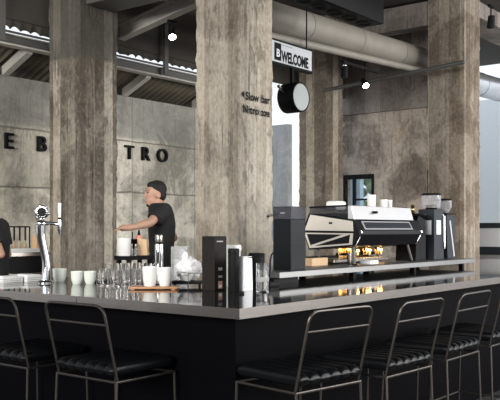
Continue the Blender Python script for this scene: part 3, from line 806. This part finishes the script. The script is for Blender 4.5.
MB().box(.50, 1.0, .452, .458, .02, .14).build('splash_plate', M['brass'], em, smooth=False)
wl = bpy.data.lights.new('machine_worklight', 'AREA'); wl.energy = 1.3; wl.color = (1, .75, .42); wl.shape = 'RECTANGLE'; wl.size = .45; wl.size_y = .05
wlo = bpy.data.objects.new('machine_worklight', wl); C.objects.link(wlo); wlo.parent = em; wlo.location = (.76, .30, .108); wlo.rotation_euler = (R(25), 0, 0)
# cups on the machine
ez = SZ + .413
def tilted(a): return Matrix.Rotation(a, 4, Vector((FWD.x, FWD.y, 0)))
cb = Vector((5.35, 3.2, ez + .001))
cup('paper_cup_stack', 'leaning stack of white paper cups on the coffee machine', cb + Vector((.50, .14, .0)), .036, .145, M['paper'], .75)
cup('coffee_cup', 'white cup on the coffee machine top, middle of the row', cb + Vector((.66, .12, 0)), .036, .11, M['white'], .8)
cup('coffee_cup', 'white cup on the coffee machine top, nearest the grinders', cb + Vector((.78, .14, 0)), .036, .11, M['white'], .8)
nb = MB().box(-.06, .10, -.05, .05, 0, .075, bev=.02).build('folded_towel', M['paper'], loc=cb + Vector((.10, .24, .012))); tag(nb, 'white folded towel on the machine top near its cream panel', 'towel')
# things under the machine on the shelf
mk = cup('milk_jug', 'small steel milk jug under the machine beside the boiler', (5.50, 3.32, SZ), .035, .09, M['steel'], .9)
kb = thing('wooden_tamper_box', 'brown wooden box under the machine beside the black boiler', 'box', (5.10, 3.42, SZ))
MB().box(0, .22, 0, .2, 0, .06, bev=.004).build('box', M['lightwood'], kb, smooth=False)
MB().box(.06, .19, .04, .16, .06, .066).build('rubber_mat', M['black'], kb, smooth=False)
lp = MB().box(0, .13, 0, .1, 0, .03, bev=.003).build('steel_scale', M['card'], loc=(5.66, 3.24, SZ)); tag(lp, 'small pale scale on the shelf under the machine', 'scale')

# grinders
def hopper(t, cx_, cy_, z0, r, h, low=.55):
    mb = MB(); mb.lathe([(r * low, z0), (r, z0 + h * .45), (r, z0 + h), (r - .003, z0 + h), (r - .003, z0 + h * .46), (r * low - .003, z0), (r * low, z0)], cx_, cy_, 24); mb.build('bean_hopper', M['acrylic'], t)
    MB().lathe([(0, z0 + .004), (r * .5, z0 + .004), (r * .6, z0 + h * .22), (0, z0 + h * .27)], cx_, cy_, 20).build('beans', M['beans'], t)
    MB().lathe([(0, z0 + h), (r * 1.04, z0 + h), (r * 1.06, z0 + h + .008), (r * .9, z0 + h + .018), (0, z0 + h + .02)], cx_, cy_, 24).build('hopper_lid', M['black'], t)
ga = thing('coffee_grinder', 'low black grinder with a flat disc top next to the machine', 'grinder', (6.52, 3.28, SZ))
MB().prism([(0, 0), (.2, 0), (.2, .36), (.06, .40), (.03, .36)], 0, .2, 'y', bev=.004).build('body', M['black'], ga, smooth=False)
MB().lathe([(0, .40), (.13, .40), (.135, .408), (.13, .418), (0, .418)], .1, .1, 30).build('disc_top', M['black_gloss'], ga)
MB().lathe([(0, .418), (.02, .418), (.024, .43), (.012, .45), (.012, .465), (.022, .48), (.016, .497), (0, .5)], .1, .08, 16).build('brass_knob', M['brass'], ga)
gb = thing('coffee_grinder', 'tall grey grinder with two white labels under a clear bean hopper', 'grinder', (6.83, 3.25, SZ))
MB().box(0, .20, 0, .16, 0, .46, bev=.005).build('body', M['blue_grey'], gb, smooth=False)
MB().box(-.003, 0, .03, .13, .23, .36).build('label', M['card'], gb, smooth=False)
MB().box(.04, .13, -.003, 0, .23, .36).build('label', M['card'], gb, smooth=False)
MB().tube([(.175, -.015, .10), (.175, -.015, .40), (.175, .005, .42)], .008, 10).build('chute', M['chrome'], gb)
MB().lathe([(0, .46), (.05, .46), (.055, .475), (0, .48)], .1, .08).build('collar', M['black'], gb)
hopper(gb, .1, .08, .475, .088, .115, .92)
MB().tube([(.03, .08, .58), (.03, .08, .82)], .005, 8).build('rod', M['black'], gb)
gc = thing('coffee_grinder', 'dark grinder with slanted body at the shelf end by the pillar', 'grinder', (7.16, 3.28, SZ))
MB().prism([(.02, 0), (.19, 0), (.19, .40), (.0, .42), (-.01, .30)], 0, .17, 'y', bev=.005).build('body', M['blue_grey'], gc, smooth=False)
mb = MB(); mb.prism([(.05, .36), (.075, .36), (.17, .02), (.145, .02)], -.003, 0, 'y'); mb.build('slanted_stripe', M['satin'], gc, smooth=False)
MB().box(.0, .19, -.005, .17, .418, .43).build('lid_plate', M['black'], gc, smooth=False)
hopper(gc, .1, .085, .43, .08, .12)

# ------------------------------------------------------------------ back stations
bc = thing('back_cabinet', 'dark cabinet against the lettered wall beside the tap pillar', 'cabinet', (4.85, 7.55, 0))
MB().box(0, 1.0, 0, .5, .08, 1.06).build('body', M['black'], bc, smooth=False)
MB().box(-.02, 1.02, -.03, .52, 1.06, 1.10).build('cabinet_top', M['steel'], bc, smooth=False)
MB().box(.02, .98, -.02, 0, .84, .87).build('shelf_edge', M['steel'], bc, smooth=False)
for X in (.03, .52):
    d = MB().box(X, X + .45, -.015, 0, .12, .82).build('door', M['black_gloss'], bc, smooth=False)
    MB().tube([(X + .4, -.035, .55), (X + .4, -.035, .72)], .007, 8).build('handle', M['steel'], d)
rk = thing('utensil_rack', 'thin dark utensil rail standing on the back cabinet', 'rack', (5.33, 7.75, 1.10))
for X in (.02, .44): MB().tube([(X, 0, 0), (X, 0, .285)], .008, 8).build('post', M['black'], rk); 
MB().tube([(.02, 0, .285), (.44, 0, .285)], .008, 8).build('rail', M['black'], rk)
for k in range(5):
    X = 5.40 + .075 * k
    u = thing('bar_spoon', ['hanging dark spoon nearest the rail end by the white box', 'hanging dark spoon second along the utensil rail', 'hanging dark spoon at the middle of the utensil rail', 'hanging dark spoon fourth along the utensil rail', 'hanging dark spoon nearest the tap pillar'][k], 'spoon', (X, 7.735, 1.15), 0, 'spoons on the utensil rail')
    MB().tube([(0, 0, .235), (0, 0, .08)], .010, 8).build('handle', M['black'], u)
    MB().tube([(0, 0, .08), (0, 0, .03)], .006, 8).build('neck', M['lightwood'], u)
    MB().ell((0, 0, .02), (.018, .008, .028), 12).build('bowl', M['lightwood'], u)
wt = MB().box(5.20, 5.27, 7.66, 7.8, 1.10, 1.27, bev=.006).build('white_canister', M['paper'], smooth=False); tag(wt, 'narrow white box on the back cabinet beside the other barista', 'box')
for k in range(3):
    o = MB().box(5.36, 5.76, 7.54, 7.69, 1.101 + .015 * k, 1.114 + .015 * k, bev=.004).build('serving_dish', M['white'], smooth=False)
    tag(o, ['white flat dish at the bottom of the stack on the back cabinet', 'white flat dish in the middle of the stack on the back cabinet', 'white flat dish on top of the stack on the back cabinet'][k], 'dish', 'dishes on the back cabinet')
wj = MB().box(5.80, 5.86, 7.66, 7.76, 1.10, 1.28, bev=.004).build('wooden_block', M['lightwood'], smooth=False); tag(wj, 'pale wooden block on the back cabinet right behind the tap', 'block')

ps = thing('prep_station', 'dark prep stand with slim top in front of the barista', 'stand', (4.70, 4.98, 0))
MB().box(-.01, .29, -.01, .17, 1.10, 1.135).build('worktop', M['black'], ps, smooth=False)
MB().box(.0, .28, .0, .16, .08, 1.0).build('cabinet', M['dark_steel'], ps, smooth=False)
for X in (.02, .26):
    for Y in (.02, .14): MB().box(X - .015, X + .015, Y - .015, Y + .015, 0, 1.10).build('leg', M['black'], ps, smooth=False)
PZ = 1.135
def ps_at(px, Y):
    q = (px - 250) / 815; f = Y / (.618 - .786 * q); return Vector((f * (.786 + .618 * q), Y, PZ))
wc = thing('white_tub', 'white plastic tub on the prep stand beneath the reaching hand', 'tub', ps_at(123.8, 5.06))
MB().lathe([(0, 0), (.050, 0), (.053, .006), (.056, .14), (.053, .14), (.05, .01), (0, .008)], seg=24).build('body', M['paper'], wc)
MB().lathe([(0, .14), (.058, .14), (.058, .15), (0, .152)], seg=24).build('lid', M['white'], wc)
b1 = thing('dark_tin', 'square dark tin behind the small bottles on the prep stand', 'tin', ps_at(133.2, 5.118))
MB().box(-.024, .024, -.024, .024, 0, .14, bev=.004).build('body', M['black'], b1, smooth=False)
MB().tube([(-.01, 0, .14), (-.015, 0, .20)], .006, 8).build('stirrer', M['black'], b1)
for i, (px, Y) in enumerate(((131.2, 5.02), (135.5, 5.01))):
    b = thing('small_bottle', ['little clear bottle beside the white tub', 'little clear bottle beside the brown wooden block'][i], 'bottle', ps_at(px, Y))
    MB().lathe([(0, 0), (.015, 0), (.016, .05), (.008, .07), (.008, .085), (0, .085)], seg=16).build('glass', M['acrylic'], b)
    MB().lathe([(0, .085), (.010, .085), (.010, .10), (0, .10)], seg=16).build('cap', M['steel'], b)
kn = thing('knife_block', 'brown wooden knife block on the prep stand by the barista', 'block', ps_at(142.8, 5.04), ang)
MB().prism([(-.042, 0), (.042, 0), (.036, .135), (-.046, .15)], -.04, .04, 'y', bev=.004).build('block', M['lightwood'], kn, smooth=False)
cs = thing('coral_bottle', 'coral squeeze bottle standing behind the wooden knife block', 'bottle', ps_at(138.6, 5.12))
MB().lathe([(0, 0), (.026, 0), (.028, .01), (.028, .15), (.02, .17), (0, .17)], seg=20).build('body', M['coral'], cs)
MB().lathe([(0, .17), (.015, .17), (.006, .215), (0, .218)], seg=14).build('nozzle', M['black'], cs)

# ------------------------------------------------------------------ people
def person(label, loc, rotz, scale, arms, head_off, head_turn, skin, beard=True):
    t = thing('person', label, 'person', loc, rotz)
    t.scale = (scale,) * 3
    V = Vector
    def rings(mb, rs):  # loft of ellipses
        prev = None; seg = 20
        for (x, y, z, rx, ry) in rs:
            rg = [mb.bm.verts.new((x + rx * math.cos(2 * math.pi * k / seg), y + ry * math.sin(2 * math.pi * k / seg), z)) for k in range(seg)]
            if prev:
                for k in range(seg): mb.bm.faces.new((prev[k], prev[(k + 1) % seg], rg[(k + 1) % seg], rg[k]))
            else: mb.bm.faces.new(rg[::-1])
            prev = rg
        mb.bm.faces.new(prev)
    torso = [(0, 0, .88, .15, .09), (0, -.005, .96, .155, .097), (0, -.01, 1.08, .145, .088), (0, -.01, 1.22, .155, .097), (0, -.012, 1.34, .168, .104), (0, -.008, 1.43, .16, .095), (0, .005, 1.50, .12, .085), (0, .01, 1.535, .06, .06)]
    hc = V((0, .045, 1.615)) + V(head_off)
    HT = Matrix.Translation(hc) @ Matrix.Rotation(head_turn, 4, 'Z')
    body = MB()
    rings(body, torso)
    body.caps((0, .0, 1.50), hc + V((0, -.02, -.07)), .056, .052)
    def hell(c, r): body.ell(HT @ V(c), r, 18, Matrix.Rotation(head_turn, 4, 'Z'))
    hell((0, -.01, .025), (.070, .088, .092)); hell((0, .022, -.045), (.053, .062, .064)); hell((0, .06, -.095), (.026, .022, .018))
    hell((0, .056, -.01), (.050, .027, .046))
    body.caps(HT @ V((0, .082, .02)), HT @ V((0, .098, -.02)), .008, .011, 8)
    hell((0, .080, -.063), (.024, .012, .011))
    for s in (-1, 1):
        hell((s * .071, -.012, -.012), (.012, .022, .032)); hell((s * .033, .078, .028), (.02, .012, .009))
    tips = {}
    for s, (elb, wri, tip) in arms.items():
        sh = V((s * .175, -.005, 1.455)); elb, wri, tip = V(elb), V(wri), V(tip)
        body.caps((s * .1, 0, 1.44), sh, .075, .062); body.caps(sh, elb, .050, .038); body.caps(elb, elb.lerp(wri, .35), .038, .039); body.caps(elb.lerp(wri, .35), wri, .039, .026)
        d = (tip - wri).normalized(); side = d.cross(V((0, 0, 1))).normalized(); upv = side.cross(d).normalized()
        palm = wri + d * .05
        body.caps(wri, palm + d * .035, .027, .030)
        body.ell(palm + d * .02 + side * .014, (.026,) * 3, 10); body.ell(palm + d * .02 - side * .014, (.026,) * 3, 10)
        for i, (o_, ln) in enumerate(((-.033, .066), (-.011, .078), (.011, .074), (.032, .058))):
            a = palm + d * .04 + side * o_ * .85; b = a + d * ln * .5 + side * o_ * .25 - upv * .004; c_ = b + d * ln * .42 - upv * (.016 + .004 * i)
            body.caps(a, b, .0095, .0085, 8); body.caps(b, c_, .0085, .007, 8)
        th_s = s * -1
        a = wri + d * .03 + side * .024 * th_s; b = a + d * .035 + side * .026 * th_s - upv * .008; c_ = b + d * .03 + side * .004 * th_s - upv * .008
        body.caps(a, b, .013, .011, 8); body.caps(b, c_, .011, .008, 8)
    for s in (-1, 1):
        body.caps((s * .085, 0, .90), (s * .10, .015, .50), .088, .056); body.caps((s * .10, .015, .50), (s * .10, -.02, .09), .054, .038)
        body.caps((s * .10, -.03, .045), (s * .115, .13, .035), .035, .03)
    def rem(o, vox, sm=4):
        r = o.modifiers.new('union', 'REMESH'); r.mode = 'VOXEL'; r.voxel_size = vox; r.use_smooth_shade = True
        s = o.modifiers.new('smooth', 'SMOOTH'); s.iterations = sm; s.factor = .5
        return o
    rem(body.build('body', skin, t), .0075, 3)
    shirt = MB()
    rings(shirt, [(x, y, z, rx + .020, ry + .022) for x, y, z, rx, ry in torso[:-1]] + [(0, .01, 1.535, .085, .082)])
    for s, (elb, wri, tip) in arms.items():
        sh = V((s * .175, -.005, 1.455)); elb = V(elb)
        shirt.caps((s * .1, 0, 1.44), sh, .088, .078); shirt.tube([sh, sh.lerp(elb, .2), sh.lerp(elb, .42), sh.lerp(elb, .66)], [.078, .076, .073, .07], 16)
    rem(shirt.build('t_shirt', M['shirt'], t), .011, 4)
    tr = MB()
    rings(tr, [(0, 0, .86, .165, .115), (0, 0, .94, .178, .126), (0, -.005, 1.0, .172, .122)])
    for s in (-1, 1):
        tr.caps((s * .085, 0, .88), (s * .10, .015, .50), .103, .074); tr.tube([(s * .10, .015, .50), (s * .10, 0, .3), (s * .10, -.02, .09)], [.074, .065, .06], 16)
    rem(tr.build('trousers', M['trousers'], t), .012, 4)
    for s in (-1, 1):
        sh_ = MB(); sh_.caps((s * .10, -.04, .05), (s * .115, .14, .042), .048, .042); o_ = sh_.build('shoe', M['shoe'], t)
    hr = MB(); RT = Matrix.Rotation(head_turn, 4, 'Z')
    hr.ell(HT @ V((0, -.022, .048)), (.0735, .088, .082), 24, RT); hr.ell(HT @ V((0, -.045, -.005)), (.066, .062, .066), 20, RT); hr.ell(HT @ V((0, -.028, .025)), (.0745, .066, .062), 20, RT)
    hr.ell(HT @ V((0, .012, .080)), (.058, .062, .040), 18, RT)
    rem(hr.build('hair', M['hair'], t), .008, 3)
    for s in (-1, 1):
        MB().ell(HT @ V((s * .030, .076, .012)), (.011, .008, .005), 10).build('eye', M['black'], t)
        MB().caps(HT @ V((s * .015, .079, .030)), HT @ V((s * .045, .068, .030)), .005, .004, 8).build('eyebrow', M['hair'], t)
    MB().caps(HT @ V((-.018, .086, -.062)), HT @ V((.018, .086, -.062)), .005, .005, 8).build('lips', M['lip'], t)
    if beard:
        MB().ell(HT @ V((0, .066, -.100)), (.024, .016, .016), 12).build('goatee', M['hair'], t)
    return t
p1 = at(160.5, 7.7)
person('person in black t-shirt with short dark hair, facing the wall, one arm reaching out', p1, AX + R(8), 1.045,
       {-1: ((-.31, .10, 1.355), (-.43, .25, 1.315), (-.46, .345, 1.31)), 1: ((.225, -.13, 1.22), (.20, .07, 1.12), (.17, .2, 1.11))},
       (0, .005, 0), R(16), M['skin'])
p2 = at(-5, 7.3)
person('person in black t-shirt cut off by the photo edge, bent elbow showing', p2, AX + R(0), .95,
       {-1: ((-.24, -.13, 1.20), (-.21, .11, 1.13), (-.19, .25, 1.12)), 1: ((.235, -.05, 1.18), (.20, .2, 1.14), (.17, .32, 1.13))},
       (0, .03, -.02), R(0), M['skin_dark'], False)

# ------------------------------------------------------------------ light
w = bpy.data.worlds.new('sky'); bpy.context.scene.world = w; w.use_nodes = True
nt = w.node_tree; bg = nt.nodes['Background']
tc = nt.nodes.new('ShaderNodeTexCoord'); sp_ = nt.nodes.new('ShaderNodeSeparateXYZ'); nt.links.new(tc.outputs['Generated'], sp_.inputs[0])
nt.links.new(ramp(nt, sp_.outputs[2], 0, .8, (.93, .96, 1), (.75, .86, 1)), bg.inputs[0])
bg.inputs[1].default_value = 1.15
def area(name, loc, target, sx, sy, power, col=(1, 1, 1)):
    d = bpy.data.lights.new(name, 'AREA'); d.shape = 'RECTANGLE'; d.size = sx; d.size_y = sy; d.energy = power; d.color = col
    o = bpy.data.objects.new(name, d); C.objects.link(o); o.location = loc
    o.rotation_euler = (Vector(target) - Vector(loc)).to_track_quat('-Z', 'Y').to_euler()
    return o
area('daylight_open_side', (13, -11.0, 4.2), (8, 5, 2.2), 16, 6, 3700, (1, .98, .95))
area('daylight_street_end', (-10, 1.0, 4.0), (8, 6, 2.2), 8, 4.5, 2600, (1, .96, .90))

sc = bpy.context.scene
sc.view_settings.view_transform = 'Standard'; sc.view_settings.look = 'None'; sc.view_settings.gamma = 1; sc.view_settings.use_curve_mapping = False
sc.view_settings.exposure = 0.0
sc.cycles.use_denoising = True
sc.cycles.max_bounces = 10; sc.cycles.transmission_bounces = 12; sc.cycles.transparent_max_bounces = 12
sc.cycles.sample_clamp_indirect = 6
